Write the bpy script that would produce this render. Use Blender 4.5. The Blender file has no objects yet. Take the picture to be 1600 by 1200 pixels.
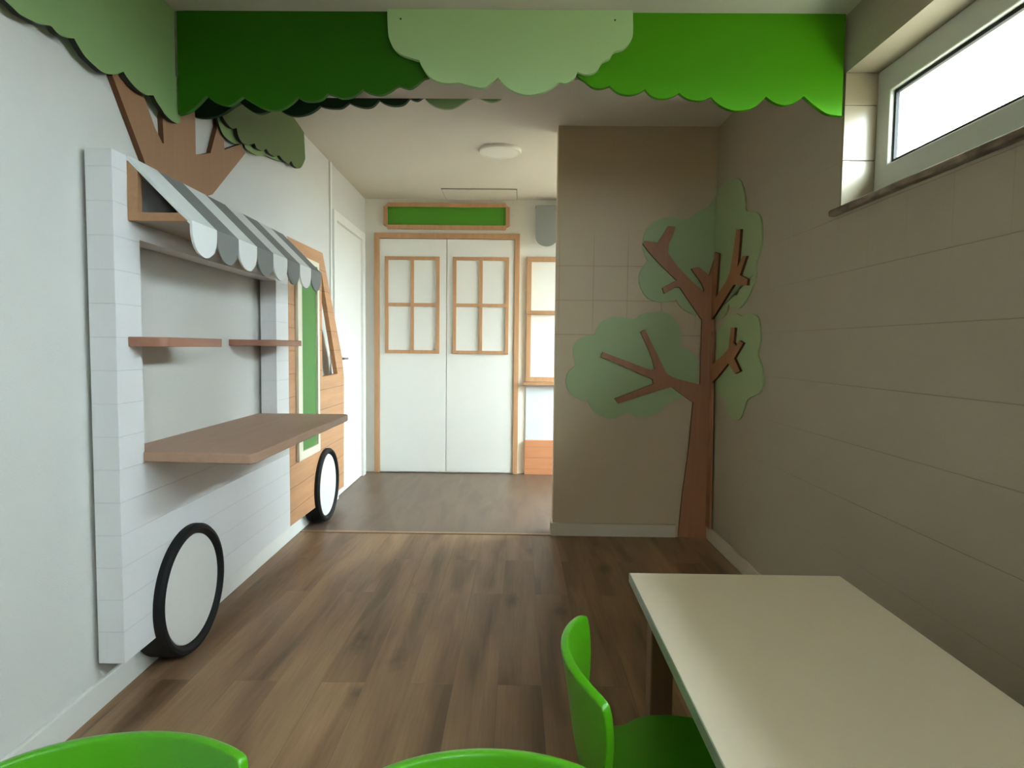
import bpy, bmesh, math
from mathutils import Vector, Matrix
from mathutils.geometry import tessellate_polygon

SC = bpy.context.scene
COL = SC.collection

# ------------------------------------------------------------------ camera
CAM_H = 1.13
F_PX = 970.0
PITCH, YAW, ROLL = 0.05834, 0.01099, 0.0109


def _rot():
    W = Matrix(((1, 0, 0), (0, 0, -1), (0, 1, 0)))
    cy, sy = math.cos(YAW), math.sin(YAW)
    cp, sp = math.cos(PITCH), math.sin(PITCH)
    cr, sr = math.cos(ROLL), math.sin(ROLL)
    Ry = Matrix(((cy, 0, sy), (0, 1, 0), (-sy, 0, cy)))
    Rp = Matrix(((1, 0, 0), (0, cp, -sp), (0, sp, cp)))
    Rr = Matrix(((cr, -sr, 0), (sr, cr, 0), (0, 0, 1)))
    return Rr @ Rp @ Ry @ W


R_WC = _rot()                       # world -> camera (x right, y down, z forward)
R_CW = R_WC.transposed()
cam_data = bpy.data.cameras.new('camera')
cam = bpy.data.objects.new('camera', cam_data)
COL.objects.link(cam)
cam_data.sensor_fit = 'HORIZONTAL'
cam_data.sensor_width = 36.0
cam_data.lens = F_PX * 36.0 / 1600.0
cam_data.clip_start = 0.02
m3 = R_CW @ Matrix(((1, 0, 0), (0, -1, 0), (0, 0, -1)))
cam.matrix_world = Matrix.Translation((0, 0, CAM_H)) @ m3.to_4x4()
SC.camera = cam

# ------------------------------------------------------------------ colour management, sky, daylight
SC.view_settings.view_transform = 'Standard'
SC.view_settings.look = 'None'
SC.view_settings.gamma = 1.0
SC.view_settings.use_curve_mapping = False
SC.view_settings.exposure = 2.0
SC.render.film_transparent = False
SC.cycles.max_bounces = 14
SC.cycles.diffuse_bounces = 8
SC.cycles.transparent_max_bounces = 12
SC.cycles.sample_clamp_indirect = 6.0

SKY = 9.0
world = bpy.data.worlds.new('overcast_sky')
SC.world = world
world.use_nodes = True
wn, wl = world.node_tree.nodes, world.node_tree.links
wn.clear()
w_out = wn.new('ShaderNodeOutputWorld')
w_bg = wn.new('ShaderNodeBackground')
w_tc = wn.new('ShaderNodeTexCoord')
w_sep = wn.new('ShaderNodeSeparateXYZ')
w_ramp = wn.new('ShaderNodeValToRGB')
w_map = wn.new('ShaderNodeMapRange')
wl.new(w_tc.outputs['Generated'], w_sep.inputs[0])
w_map.inputs[1].default_value = -1
w_map.inputs[2].default_value = 1
wl.new(w_sep.outputs['Z'], w_map.inputs[0])
wl.new(w_map.outputs[0], w_ramp.inputs[0])
e = w_ramp.color_ramp.elements
e[0].position = 0.44
e[0].color = (0.20, 0.20, 0.17, 1)
e[1].position = 0.53
e[1].color = (0.80, 0.92, 1.0, 1)
e2 = w_ramp.color_ramp.elements.new(0.85)
e2.color = (1.5, 1.75, 1.9, 1)
wl.new(w_ramp.outputs[0], w_bg.inputs[0])
w_bg.inputs[1].default_value = SKY
wl.new(w_bg.outputs[0], w_out.inputs[0])

# ------------------------------------------------------------------ room measures (metres)
XL, AL = -1.25335, 0.0215           # left wall  X + AL*Y = XL
XR, AR = 1.18077, 0.0088            # right wall X + AR*Y = XR
YD, YP, XP = 5.5322, 3.70231, 0.21532
ZC, ZN = 2.4249, 2.3323             # far ceiling, near ceiling
YV = 2.302                          # valance face
YB0, YB1, ZB = 2.322, 2.50, 2.105   # beam
Y0 = -2.2
XE = 1.75                           # right end of the far room

# frames: (origin, rotation about Z).  local x / y / z
FW = Matrix.Identity(4)
FL = Matrix.Translation((XL, 0, 0)) @ Matrix.Rotation(math.atan(AL), 4, 'Z')   # x = out of left wall, y = along
FR = Matrix.Translation((XR, 0, 0)) @ Matrix.Rotation(math.atan(AR), 4, 'Z')   # x = into right wall, y = along
CAMP = Vector((0, 0, CAM_H))


def ray(px, py):
    return R_CW @ Vector(((px - 800) / F_PX, (py - 600) / F_PX, 1.0))


def on(frame, px, py, axis, val):
    """the point of a plane (axis = val in a frame) seen at a spot of the photo, in frame coordinates"""
    inv = frame.inverted()
    o = inv @ CAMP
    d = inv.to_3x3() @ ray(px, py)
    t = (val - o[axis]) / d[axis]
    return o + d * t


def pl(frame, pts, axis, val):
    keep = [i for i in range(3) if i != axis]
    return [tuple(on(frame, p[0], p[1], axis, val)[i] for i in keep) for p in pts]


# ------------------------------------------------------------------ materials
def lin(c):
    def f(v):
        v /= 255.0
        return v / 12.92 if v <= 0.04045 else ((v + 0.055) / 1.055) ** 2.4
    return (f(c[0]), f(c[1]), f(c[2]), 1.0)


MATS = {}


def mat(name, rgb, rough=0.6, vary=0.04, scale=6.0, bump=0.0, bscale=250.0, metal=0.0, spec=0.5, coat=0.0):
    m = bpy.data.materials.new(name)
    m.use_nodes = True
    n, l = m.node_tree.nodes, m.node_tree.links
    b = n['Principled BSDF']
    b.inputs['Roughness'].default_value = rough
    b.inputs['Metallic'].default_value = metal
    b.inputs['Specular IOR Level'].default_value = spec
    b.inputs['Coat Weight'].default_value = coat
    tc = n.new('ShaderNodeTexCoord')
    nz = n.new('ShaderNodeTexNoise')
    nz.inputs['Scale'].default_value = scale
    nz.inputs['Detail'].default_value = 4
    l.new(tc.outputs['Object'], nz.inputs['Vector'])
    mx = n.new('ShaderNodeMix')
    mx.data_type = 'RGBA'
    c = lin(rgb)
    mx.inputs[6].default_value = tuple(v * (1 - vary) for v in c[:3]) + (1,)
    mx.inputs[7].default_value = tuple(min(1, v * (1 + vary)) for v in c[:3]) + (1,)
    l.new(nz.outputs['Fac'], mx.inputs[0])
    l.new(mx.outputs[2], b.inputs['Base Color'])
    if bump:
        n2 = n.new('ShaderNodeTexNoise')
        n2.inputs['Scale'].default_value = bscale
        l.new(tc.outputs['Object'], n2.inputs['Vector'])
        bp = n.new('ShaderNodeBump')
        bp.inputs['Strength'].default_value = bump
        bp.inputs['Distance'].default_value = 0.002
        l.new(n2.outputs['Fac'], bp.inputs['Height'])
        l.new(bp.outputs[0], b.inputs['Normal'])
    MATS[name] = m
    return m


def wood(name, rgb, axis=1, dark=0.80, rough=0.5, scale=9.0, grooves=None):
    """wood with grain stretched along an object axis; grooves = (spacing, offset) of dark horizontal lines"""
    m = bpy.data.materials.new(name)
    m.use_nodes = True
    n, l = m.node_tree.nodes, m.node_tree.links
    b = n['Principled BSDF']
    b.inputs['Roughness'].default_value = rough
    tc = n.new('ShaderNodeTexCoord')
    mp = n.new('ShaderNodeMapping')
    s = [scale * 1.6] * 3
    s[axis] = scale * 0.12
    mp.inputs['Scale'].default_value = s
    l.new(tc.outputs['Object'], mp.inputs['Vector'])
    nz = n.new('ShaderNodeTexNoise')
    nz.inputs['Scale'].default_value = 2.0
    nz.inputs['Detail'].default_value = 7
    nz.inputs['Distortion'].default_value = 0.7
    l.new(mp.outputs[0], nz.inputs['Vector'])
    rp = n.new('ShaderNodeValToRGB')
    c = lin(rgb)
    rp.color_ramp.elements[0].position = 0.35
    rp.color_ramp.elements[1].position = 0.65
    rp.color_ramp.elements[0].color = tuple(v * dark for v in c[:3]) + (1,)
    rp.color_ramp.elements[1].color = c
    l.new(nz.outputs['Fac'], rp.inputs[0])
    col = rp.outputs[0]
    if grooves:
        col = groove_nodes(n, l, tc, col, grooves, 0.5, b)
    l.new(col, b.inputs['Base Color'])
    MATS[name] = m
    return m


def line_mask(n, l, sock, spacing, offset, width):
    """1 on thin lines every spacing along the scalar socket"""
    a = n.new('ShaderNodeMath'); a.operation = 'ADD'; a.inputs[1].default_value = -offset + spacing * 100.5
    l.new(sock, a.inputs[0])
    md = n.new('ShaderNodeMath'); md.operation = 'MODULO'; md.inputs[1].default_value = spacing
    l.new(a.outputs[0], md.inputs[0])
    s = n.new('ShaderNodeMath'); s.operation = 'SUBTRACT'; s.inputs[1].default_value = spacing / 2
    l.new(md.outputs[0], s.inputs[0])
    ab = n.new('ShaderNodeMath'); ab.operation = 'ABSOLUTE'
    l.new(s.outputs[0], ab.inputs[0])
    mr = n.new('ShaderNodeMapRange')
    mr.inputs[1].default_value = width * 0.35
    mr.inputs[2].default_value = width * 1.0
    mr.inputs[3].default_value = 1.0
    mr.inputs[4].default_value = 0.0
    l.new(ab.outputs[0], mr.inputs[0])
    return mr.outputs[0]


def groove_nodes(n, l, tc, col, grooves, depth, bsdf, axis='Z'):
    spacing, offset, width, tone = grooves
    sp = n.new('ShaderNodeSeparateXYZ')
    l.new(tc.outputs['Object'], sp.inputs[0])
    k = line_mask(n, l, sp.outputs[axis], spacing, offset, width)
    mx = n.new('ShaderNodeMix'); mx.data_type = 'RGBA'; mx.blend_type = 'MULTIPLY'
    l.new(k, mx.inputs[0])
    l.new(col, mx.inputs[6])
    mx.inputs[7].default_value = (tone, tone, tone, 1)
    bp = n.new('ShaderNodeBump'); bp.invert = True
    bp.inputs['Strength'].default_value = depth
    bp.inputs['Distance'].default_value = 0.003
    l.new(k, bp.inputs['Height'])
    l.new(bp.outputs[0], bsdf.inputs['Normal'])
    return mx.outputs[2]


def grooved_paint(name, rgb, grooves, rough=0.55):
    m = mat(name, rgb, rough, 0.015)
    n, l = m.node_tree.nodes, m.node_tree.links
    b = n['Principled BSDF']
    src = b.inputs['Base Color'].links[0].from_socket
    tc = [x for x in n if x.type == 'TEX_COORD'][0]
    l.new(groove_nodes(n, l, tc, src, grooves, 0.45, b), b.inputs['Base Color'])
    return m


def tiled_paint(name, rgb, haxis, hoff, zoff, rough=0.55, vlines=0.6, band=(1.1, 1.75), rows=(0.2, 1.0), fade=None, vband=None):
    vband = vband or (band[0] + .1, band[1] + .1)
    """paint over square tiles: faint joint lines that come and go"""
    m = mat(name, rgb, rough, 0.05, 2.0)
    n, l = m.node_tree.nodes, m.node_tree.links
    b = n['Principled BSDF']
    src = b.inputs['Base Color'].links[0].from_socket
    tc = [x for x in n if x.type == 'TEX_COORD'][0]
    sp = n.new('ShaderNodeSeparateXYZ')
    l.new(tc.outputs['Object'], sp.inputs[0])
    kz = line_mask(n, l, sp.outputs['Z'], 0.202, zoff, 0.0018)
    kh = line_mask(n, l, sp.outputs[haxis], 0.202, hoff, 0.0018)
    # joints show through the paint mostly in one band of courses
    def window(lo, hi, soft, v0, v1):
        p = n.new('ShaderNodeMapRange'); p.inputs[1].default_value = lo - soft; p.inputs[2].default_value = lo + soft
        l.new(sp.outputs['Z'], p.inputs[0])
        q = n.new('ShaderNodeMapRange'); q.inputs[1].default_value = hi - soft; q.inputs[2].default_value = hi + soft
        q.inputs[3].default_value = 1.0; q.inputs[4].default_value = 0.0
        l.new(sp.outputs['Z'], q.inputs[0])
        r = n.new('ShaderNodeMath'); r.operation = 'MULTIPLY'; l.new(p.outputs[0], r.inputs[0]); l.new(q.outputs[0], r.inputs[1])
        t = n.new('ShaderNodeMapRange'); t.inputs[3].default_value = v0; t.inputs[4].default_value = v1
        l.new(r.outputs[0], t.inputs[0])
        return t.outputs[0]
    wr = window(band[0], band[1], 0.12, rows[0], rows[1])
    if fade:
        fd = n.new('ShaderNodeMapRange'); fd.inputs[1].default_value = fade[0]; fd.inputs[2].default_value = fade[1]
        fd.inputs[3].default_value = 1.0; fd.inputs[4].default_value = 0.15
        l.new(sp.outputs[haxis], fd.inputs[0])
        wm = n.new('ShaderNodeMath'); wm.operation = 'MULTIPLY'; l.new(wr, wm.inputs[0]); l.new(fd.outputs[0], wm.inputs[1])
        wr = wm.outputs[0]
    a = n.new('ShaderNodeMath'); a.operation = 'MULTIPLY'; l.new(kz, a.inputs[0]); l.new(wr, a.inputs[1])
    wv = window(vband[0], vband[1], 0.1, 0.03, vlines)
    c = n.new('ShaderNodeMath'); c.operation = 'MULTIPLY'; l.new(kh, c.inputs[0]); l.new(wv, c.inputs[1])
    d = n.new('ShaderNodeMath'); d.operation = 'MAXIMUM'; l.new(a.outputs[0], d.inputs[0]); l.new(c.outputs[0], d.inputs[1])
    mx = n.new('ShaderNodeMix'); mx.data_type = 'RGBA'; mx.blend_type = 'MULTIPLY'
    l.new(d.outputs[0], mx.inputs[0]); l.new(src, mx.inputs[6]); mx.inputs[7].default_value = (0.62, 0.57, 0.50, 1)
    l.new(mx.outputs[2], b.inputs['Base Color'])
    bp = n.new('ShaderNodeBump'); bp.invert = True
    bp.inputs['Strength'].default_value = 0.5; bp.inputs['Distance'].default_value = 0.002
    l.new(d.outputs[0], bp.inputs['Height'])
    l.new(bp.outputs[0], b.inputs['Normal'])
    return m


def floor_planks(name):
    m = bpy.data.materials.new(name)
    m.use_nodes = True
    n, l = m.node_tree.nodes, m.node_tree.links
    b = n['Principled BSDF']
    b.inputs['Specular IOR Level'].default_value = 0.35
    tc = n.new('ShaderNodeTexCoord')
    mp = n.new('ShaderNodeMapping')
    mp.inputs['Rotation'].default_value = (0, 0, math.radians(90))
    mp.inputs['Location'].default_value = (0.35, 0.06, 0)
    l.new(tc.outputs['Object'], mp.inputs['Vector'])
    br = n.new('ShaderNodeTexBrick')
    br.offset = 0.37
    br.offset_frequency = 2
    br.inputs['Scale'].default_value = 1.0
    br.inputs['Brick Width'].default_value = 1.22
    br.inputs['Row Height'].default_value = 0.148
    br.inputs['Mortar Size'].default_value = 0.0012
    br.inputs['Mortar Smooth'].default_value = 0.3
    br.inputs['Bias'].default_value = 0.0
    br.inputs['Color1'].default_value = (0, 0, 0, 1)
    br.inputs['Color2'].default_value = (1, 1, 1, 1)
    br.inputs['Mortar'].default_value = (0.5, 0.5, 0.5, 1)
    l.new(mp.outputs[0], br.inputs['Vector'])
    # shift grain per plank
    cmb = n.new('ShaderNodeVectorMath'); cmb.operation = 'SCALE'; cmb.inputs[3].default_value = 13.7
    l.new(br.outputs['Color'], cmb.inputs[0])
    add = n.new('ShaderNodeVectorMath'); add.operation = 'ADD'
    l.new(tc.outputs['Object'], add.inputs[0]); l.new(cmb.outputs[0], add.inputs[1])
    mg = n.new('ShaderNodeMapping'); mg.inputs['Scale'].default_value = (7.5, 0.9, 1)
    l.new(add.outputs[0], mg.inputs['Vector'])
    nz = n.new('ShaderNodeTexNoise'); nz.inputs['Scale'].default_value = 1.2; nz.inputs['Detail'].default_value = 3
    nz.inputs['Distortion'].default_value = 0.5
    l.new(mg.outputs[0], nz.inputs['Vector'])
    rp = n.new('ShaderNodeValToRGB')
    e = rp.color_ramp.elements
    e[0].position = 0.30; e[0].color = lin((104, 79, 57))
    e[1].position = 0.66; e[1].color = lin((158, 126, 93))
    k = rp.color_ramp.elements.new(0.46); k.color = lin((136, 106, 78))
    l.new(nz.outputs['Fac'], rp.inputs[0])
    # fine grain
    mf = n.new('ShaderNodeMapping'); mf.inputs['Scale'].default_value = (60, 3, 1)
    l.new(add.outputs[0], mf.inputs['Vector'])
    nf = n.new('ShaderNodeTexNoise'); nf.inputs['Scale'].default_value = 2; nf.inputs['Detail'].default_value = 5
    l.new(mf.outputs[0], nf.inputs['Vector'])
    fr = n.new('ShaderNodeMapRange'); fr.inputs[1].default_value = 0.3; fr.inputs[2].default_value = 0.7
    fr.inputs[3].default_value = 0.88; fr.inputs[4].default_value = 1.06
    l.new(nf.outputs['Fac'], fr.inputs[0])
    m1 = n.new('ShaderNodeVectorMath'); m1.operation = 'SCALE'
    l.new(rp.outputs[0], m1.inputs[0]); l.new(fr.outputs[0], m1.inputs[3])
    # plank tone
    pr = n.new('ShaderNodeMapRange'); pr.inputs[3].default_value = 0.88; pr.inputs[4].default_value = 1.06
    l.new(br.outputs['Color'], pr.inputs[0])
    m2 = n.new('ShaderNodeVectorMath'); m2.operation = 'SCALE'
    l.new(m1.outputs[0], m2.inputs[0]); l.new(pr.outputs[0], m2.inputs[3])
    # knots
    mk = n.new('ShaderNodeMapping'); mk.inputs['Scale'].default_value = (3.6, 1.5, 1)
    l.new(add.outputs[0], mk.inputs['Vector'])
    vo = n.new('ShaderNodeTexVoronoi'); vo.inputs['Scale'].default_value = 1.15
    l.new(mk.outputs[0], vo.inputs['Vector'])
    nk = n.new('ShaderNodeTexNoise'); nk.inputs['Scale'].default_value = 22; nk.inputs['Detail'].default_value = 3
    l.new(tc.outputs['Object'], nk.inputs['Vector'])
    ak = n.new('ShaderNodeMath'); ak.operation = 'MULTIPLY_ADD'; ak.inputs[1].default_value = 0.16; 
    l.new(nk.outputs['Fac'], ak.inputs[0]); l.new(vo.outputs['Distance'], ak.inputs[2])
    kr = n.new('ShaderNodeMapRange'); kr.inputs[1].default_value = 0.12; kr.inputs[2].default_value = 0.27
    kr.inputs[3].default_value = 0.45; kr.inputs[4].default_value = 1.0
    l.new(ak.outputs[0], kr.inputs[0])
    m3_ = n.new('ShaderNodeVectorMath'); m3_.operation = 'SCALE'
    l.new(m2.outputs[0], m3_.inputs[0]); l.new(kr.outputs[0], m3_.inputs[3])
    mo = n.new('ShaderNodeMix'); mo.data_type = 'RGBA'; mo.blend_type = 'MULTIPLY'
    l.new(br.outputs['Fac'], mo.inputs[0]); l.new(m3_.outputs[0], mo.inputs[6])
    mo.inputs[7].default_value = (0.86, 0.85, 0.84, 1)
    l.new(mo.outputs[2], b.inputs['Base Color'])
    b.inputs['Roughness'].default_value = 0.42
    bp = n.new('ShaderNodeBump'); bp.inputs['Strength'].default_value = 0.12; bp.inputs['Distance'].default_value = 0.002
    l.new(nf.outputs['Fac'], bp.inputs['Height']); l.new(bp.outputs[0], b.inputs['Normal'])
    MATS[name] = m
    return m


def streaky(name, c0, c1, scale, rough, spec=0.4):
    m = bpy.data.materials.new(name)
    m.use_nodes = True
    n, l = m.node_tree.nodes, m.node_tree.links
    b = n['Principled BSDF']
    b.inputs['Roughness'].default_value = rough
    b.inputs['Specular IOR Level'].default_value = spec
    tc = n.new('ShaderNodeTexCoord')
    mp = n.new('ShaderNodeMapping'); mp.inputs['Scale'].default_value = scale
    l.new(tc.outputs['Object'], mp.inputs['Vector'])
    nz = n.new('ShaderNodeTexNoise'); nz.inputs['Scale'].default_value = 2.2; nz.inputs['Detail'].default_value = 6
    nz.inputs['Distortion'].default_value = 0.6
    l.new(mp.outputs[0], nz.inputs['Vector'])
    rp = n.new('ShaderNodeValToRGB')
    rp.color_ramp.elements[0].position = 0.33; rp.color_ramp.elements[0].color = lin(c0)
    rp.color_ramp.elements[1].position = 0.66; rp.color_ramp.elements[1].color = lin(c1)
    l.new(nz.outputs['Fac'], rp.inputs[0])
    l.new(rp.outputs[0], b.inputs['Base Color'])
    MATS[name] = m
    return m


def glass(name):
    m = bpy.data.materials.new(name)
    m.use_nodes = True
    n, l = m.node_tree.nodes, m.node_tree.links
    n.clear()
    o = n.new('ShaderNodeOutputMaterial')
    t = n.new('ShaderNodeBsdfTransparent'); t.inputs[0].default_value = (0.96, 0.98, 0.97, 1)
    g = n.new('ShaderNodeBsdfGlossy'); g.inputs['Roughness'].default_value = 0.03
    mx = n.new('ShaderNodeMixShader')
    mx.inputs[0].default_value = 0.045; l.new(t.outputs[0], mx.inputs[1]); l.new(g.outputs[0], mx.inputs[2])
    l.new(mx.outputs[0], o.inputs[0])
    MATS[name] = m
    return m


WHITE = mat('white_wall_paint', (206, 205, 200), 0.75, 0.02, 3.0, 0.25)
WHITE2 = mat('far_wall_paint', (228, 227, 218), 0.75, 0.02, 3.0, 0.2)
CEIL = mat('ceiling_paint', (208, 200, 186), 0.85, 0.02, 3.0, 0.2)
BEIGE_R = tiled_paint('beige_paint_over_tiles', (168, 157, 134), 'Y', 2.116, 0.0, vlines=.3, band=(.5, 1.75), rows=(.25, .8), fade=(2.0, 3.1), vband=(1.42, 1.75))
BEIGE_P = tiled_paint('beige_paint_over_partition_tiles', (188, 168, 136), 'X', 0.433, 0.0, vlines=1.0, band=(1.12, 1.68), rows=(.12, 1.25), vband=(1.28, 1.76))
CREAMTRIM = mat('cream_skirting', (196, 186, 165), 0.5)
WHITETRIM = mat('white_skirting', (214, 214, 208), 0.45)
FLOOR = floor_planks('oak_laminate')
FLOOR2 = streaky('grey_brown_vinyl', (88, 70, 57), (106, 86, 70), (5, 0.9, 1), 0.38)
STRIP = mat('threshold_bronze', (150, 122, 92), 0.4, metal=0.3)
PANEL = grooved_paint('white_grooved_panel', (222, 222, 222), (0.1, 0.048, 0.0013, 0.85))
PANELIN = mat('white_board', (222, 220, 217), 0.55, 0.015)
BEECH = wood('beech_board', (178, 135, 98), 1, 0.86)
BEECHG = wood('beech_grooved_board', (196, 146, 104), 1, 0.86, grooves=(0.125, 0.10, 0.0022, 0.45))
BEECHZ = wood('beech_upright', (190, 146, 106), 2, 0.86)
COUNTER = wood('beech_counter', (172, 138, 114), 1, 0.92)
SHELFW = wood('beech_shelf', (164, 116, 94), 1, 0.88)
TREEWOOD = wood('tree_board_wood', (156, 116, 86), 2, 0.92)
TREEDARK = wood('corner_tree_wood', (164, 110, 74), 2, 0.86)
GREEN = mat('leaf_green', (70, 144, 0), 0.55, 0.03, 3, spec=.2)
GREEND = mat('dimmed_leaf_green', (36, 94, 0), 0.55, 0.03, 3, spec=.2)  # valance green darkened for the light falling off towards the left
GREENSHADE = mat('shaded_leaf_green', (16, 48, 18), 0.6, 0.03, 3, spec=.2)  # board green with the shade behind the beam put into the colour
LGREEN = mat('pale_leaf_green', (168, 200, 140), 0.6, 0.02, 3)
MGREEN = mat('mid_leaf_green', (128, 158, 100), 0.6, 0.02, 3)
OLIVE = mat('olive_leaf_green', (88, 106, 54), 0.6, 0.04, 3)
CANOPY = mat('corner_foliage_green', (156, 174, 126), 0.65, 0.05, 4)
DOORGREEN = mat('door_green', (72, 126, 52), 0.5, 0.02)
CREAM = mat('cream_frame', (224, 218, 196), 0.5, 0.02)
SIGNGREEN = mat('sign_green', (70, 140, 22), 0.5, 0.03)
GREY = mat('awning_grey', (126, 128, 126), 0.6, 0.03)
AWHITE = mat('awning_white', (228, 230, 228), 0.6, 0.01)
RUBBER = mat('black_rubber', (16, 16, 17), 0.7, 0.1, spec=0.3)
DISC = mat('wheel_disc_white', (220, 218, 214), 0.5, 0.02)
FRAMEPVC = mat('window_pvc', (198, 200, 188), 0.4, 0.01)
GASKET = mat('black_gasket', (25, 25, 25), 0.7)
TILEG = mat('glazed_cream_tile', (150, 138, 112), 0.25, 0.04, 5)
MARBLE = streaky('brown_marble', (74, 58, 44), (150, 132, 112), (4, 4, 9), 0.3)
TABLETOP = mat('cream_laminate', (242, 228, 202), 0.3, 0.02, 4)
EDGE = mat('grey_table_edging', (150, 158, 140), 0.5)
LEGW = wood('table_leg_wood', (120, 88, 62), 2, 0.8)
CHAIR = mat('green_plastic', (72, 152, 12), 0.32, 0.04, 4)
METAL = mat('brushed_metal', (150, 150, 148), 0.35, metal=0.9)
LAMPM = mat('opal_diffuser', (230, 226, 216), 0.4, 0.01)
DOORW = mat('white_door', (224, 224, 218), 0.5, 0.01)
GLASS = glass('window_glass')
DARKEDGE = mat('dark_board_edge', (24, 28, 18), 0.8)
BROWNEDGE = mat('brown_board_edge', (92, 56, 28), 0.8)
SOFFIT = mat('taupe_soffit_board', (158, 148, 134), 0.6, 0.02)
BLUEW = mat('pale_grey_cabinet', (214, 220, 224), 0.5, 0.01)


# ------------------------------------------------------------------ mesh helpers
def tag(o, label=None, cat=None, group=None, kind=None):
    if label: o['label'] = label
    if cat: o['category'] = cat
    if group: o['group'] = group
    if kind: o['kind'] = kind
    return o


class MB:
    def __init__(self, frame=FW):
        self.v, self.f, self.mi, self.frame = [], [], [], frame

    def face(self, idx, mi=0):
        self.f.append(idx); self.mi.append(mi)

    def box(self, x0, x1, y0, y1, z0, z1, mi=0):
        b = len(self.v)
        self.v += [(x, y, z) for z in (z0, z1) for y in (y0, y1) for x in (x0, x1)]
        for q in ((0, 2, 3, 1), (4, 5, 7, 6), (0, 1, 5, 4), (2, 6, 7, 3), (0, 4, 6, 2), (1, 3, 7, 5)):
            self.face([b + i for i in q], mi)
        return self

    def prism(self, loops, axis, c0, c1, mi=0, edge_mi=None):
        """outline (first loop) with holes (further loops), drawn in the two other axes and given thickness along axis"""
        if isinstance(loops[0][0], (int, float)):
            loops = [loops]
        keep = [i for i in range(3) if i != axis]

        def P(p, c):
            r = [0, 0, 0]; r[keep[0]] = p[0]; r[keep[1]] = p[1]; r[axis] = c
            return tuple(r)
        b = len(self.v)
        flat = [p for lo in loops for p in lo]
        n = len(flat)
        self.v += [P(p, c0) for p in flat] + [P(p, c1) for p in flat]
        tris = tessellate_polygon([[Vector((p[0], p[1], 0)) for p in lo] for lo in loops])
        for t in tris:
            self.face([b + i for i in t], mi)
            self.face([b + n + i for i in reversed(t)], mi)
        s = 0
        for lo in loops:
            k = len(lo)
            for i in range(k):
                j = (i + 1) % k
                self.face([b + s + i, b + s + j, b + n + s + j, b + n + s + i], mi if edge_mi is None else edge_mi)
            s += k
        return self

    def tube(self, p0, p1, r0, r1=None, seg=12, mi=0):
        r1 = r0 if r1 is None else r1
        p0, p1 = Vector(p0), Vector(p1)
        d = (p1 - p0).normalized()
        a = d.orthogonal().normalized(); c = d.cross(a)
        b = len(self.v)
        for p, r in ((p0, r0), (p1, r1)):
            for i in range(seg):
                t = 2 * math.pi * i / seg
                self.v.append(tuple(p + a * math.cos(t) * r + c * math.sin(t) * r))
        for i in range(seg):
            j = (i + 1) % seg
            self.face([b + i, b + j, b + seg + j, b + seg + i], mi)
        self.face([b + i for i in reversed(range(seg))], mi)
        self.face([b + seg + i for i in range(seg)], mi)
        return self

    def lathe(self, prof, centre, axis, seg=64, mi=0):
        """prof = [(r, h)...] closed ring turned about an axis through centre; first/last on axis close it"""
        b = len(self.v)
        c = Vector(centre)
        ax = Vector([1 if i == axis else 0 for i in range(3)])
        u = Vector([1 if i == (axis + 1) % 3 else 0 for i in range(3)])
        w = ax.cross(u)
        rings = []
        for r, h in prof:
            if r < 1e-6:
                self.v.append(tuple(c + ax * h)); rings.append([len(self.v) - 1])
            else:
                ids = []
                for i in range(seg):
                    t = 2 * math.pi * i / seg
                    self.v.append(tuple(c + ax * h + u * r * math.cos(t) + w * r * math.sin(t)))
                    ids.append(len(self.v) - 1)
                rings.append(ids)
        for A, B in zip(rings, rings[1:]):
            for i in range(seg):
                j = (i + 1) % seg
                q = [A[i % len(A)], A[j % len(A)], B[j % len(B)], B[i % len(B)]]
                q2 = []
                for x in q:
                    if x not in q2: q2.append(x)
                if len(q2) > 2: self.face(q2, mi)
        if len(rings[0]) > 1 and len(rings[-1]) > 1:       # closed ring
            A, B = rings[-1], rings[0]
            for i in range(seg):
                j = (i + 1) % seg
                self.face([A[i], A[j], B[j], B[i]], mi)
        return self

    def build(self, name, mats, parent=None, bevel=0.0, smooth=False, seg=2, org=None):
        """parent = None: a top-level mesh whose origin is at its base; else a child with the parent's frame"""
        if not isinstance(mats, (list, tuple)): mats = [mats]
        frame = self.frame
        if parent is not None:
            frame = parent['_f'] if False else FRAMES[parent.name][0]
            o0 = Vector(FRAMES[parent.name][1])
        else:
            if org is None:
                xs, ys, zs = zip(*self.v)
                org = ((min(xs) + max(xs)) / 2, (min(ys) + max(ys)) / 2, min(zs))
            o0 = Vector(org)
        me = bpy.data.meshes.new(name)
        me.from_pydata([tuple(Vector(p) - o0) for p in self.v], [], self.f)
        for m in mats: me.materials.append(m)
        me.polygons.foreach_set('material_index', self.mi)
        bm = bmesh.new(); bm.from_mesh(me)
        bmesh.ops.remove_doubles(bm, verts=bm.verts, dist=1e-6)
        bmesh.ops.recalc_face_normals(bm, faces=bm.faces)
        bm.to_mesh(me); bm.free()
        me.update()
        o = bpy.data.objects.new(name, me)
        COL.objects.link(o)
        if parent is None:
            o.matrix_world = frame @ Matrix.Translation(o0)
        else:
            o.parent = parent
        FRAMES[o.name] = (frame, tuple(o0))
        if bevel:
            bv = o.modifiers.new('bevel', 'BEVEL')
            bv.width = bevel; bv.segments = seg; bv.limit_method = 'ANGLE'; bv.angle_limit = math.radians(40); bv.harden_normals = True
        if smooth or bevel:
            me.polygons.foreach_set('use_smooth', [True] * len(me.polygons))
            wn_ = None
            try:
                me.set_sharp_from_angle(angle=math.radians(35))
            except Exception:
                pass
        return o


FRAMES = {}


def thing(name, org, frame=FW, label=None, cat=None, group=None, kind=None):
    o = bpy.data.objects.new(name, None)
    COL.objects.link(o)
    o.empty_display_size = 0.1
    o.matrix_world = frame @ Matrix.Translation(org)
    FRAMES[o.name] = (frame, tuple(org))
    return tag(o, label, cat, group, kind)


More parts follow.
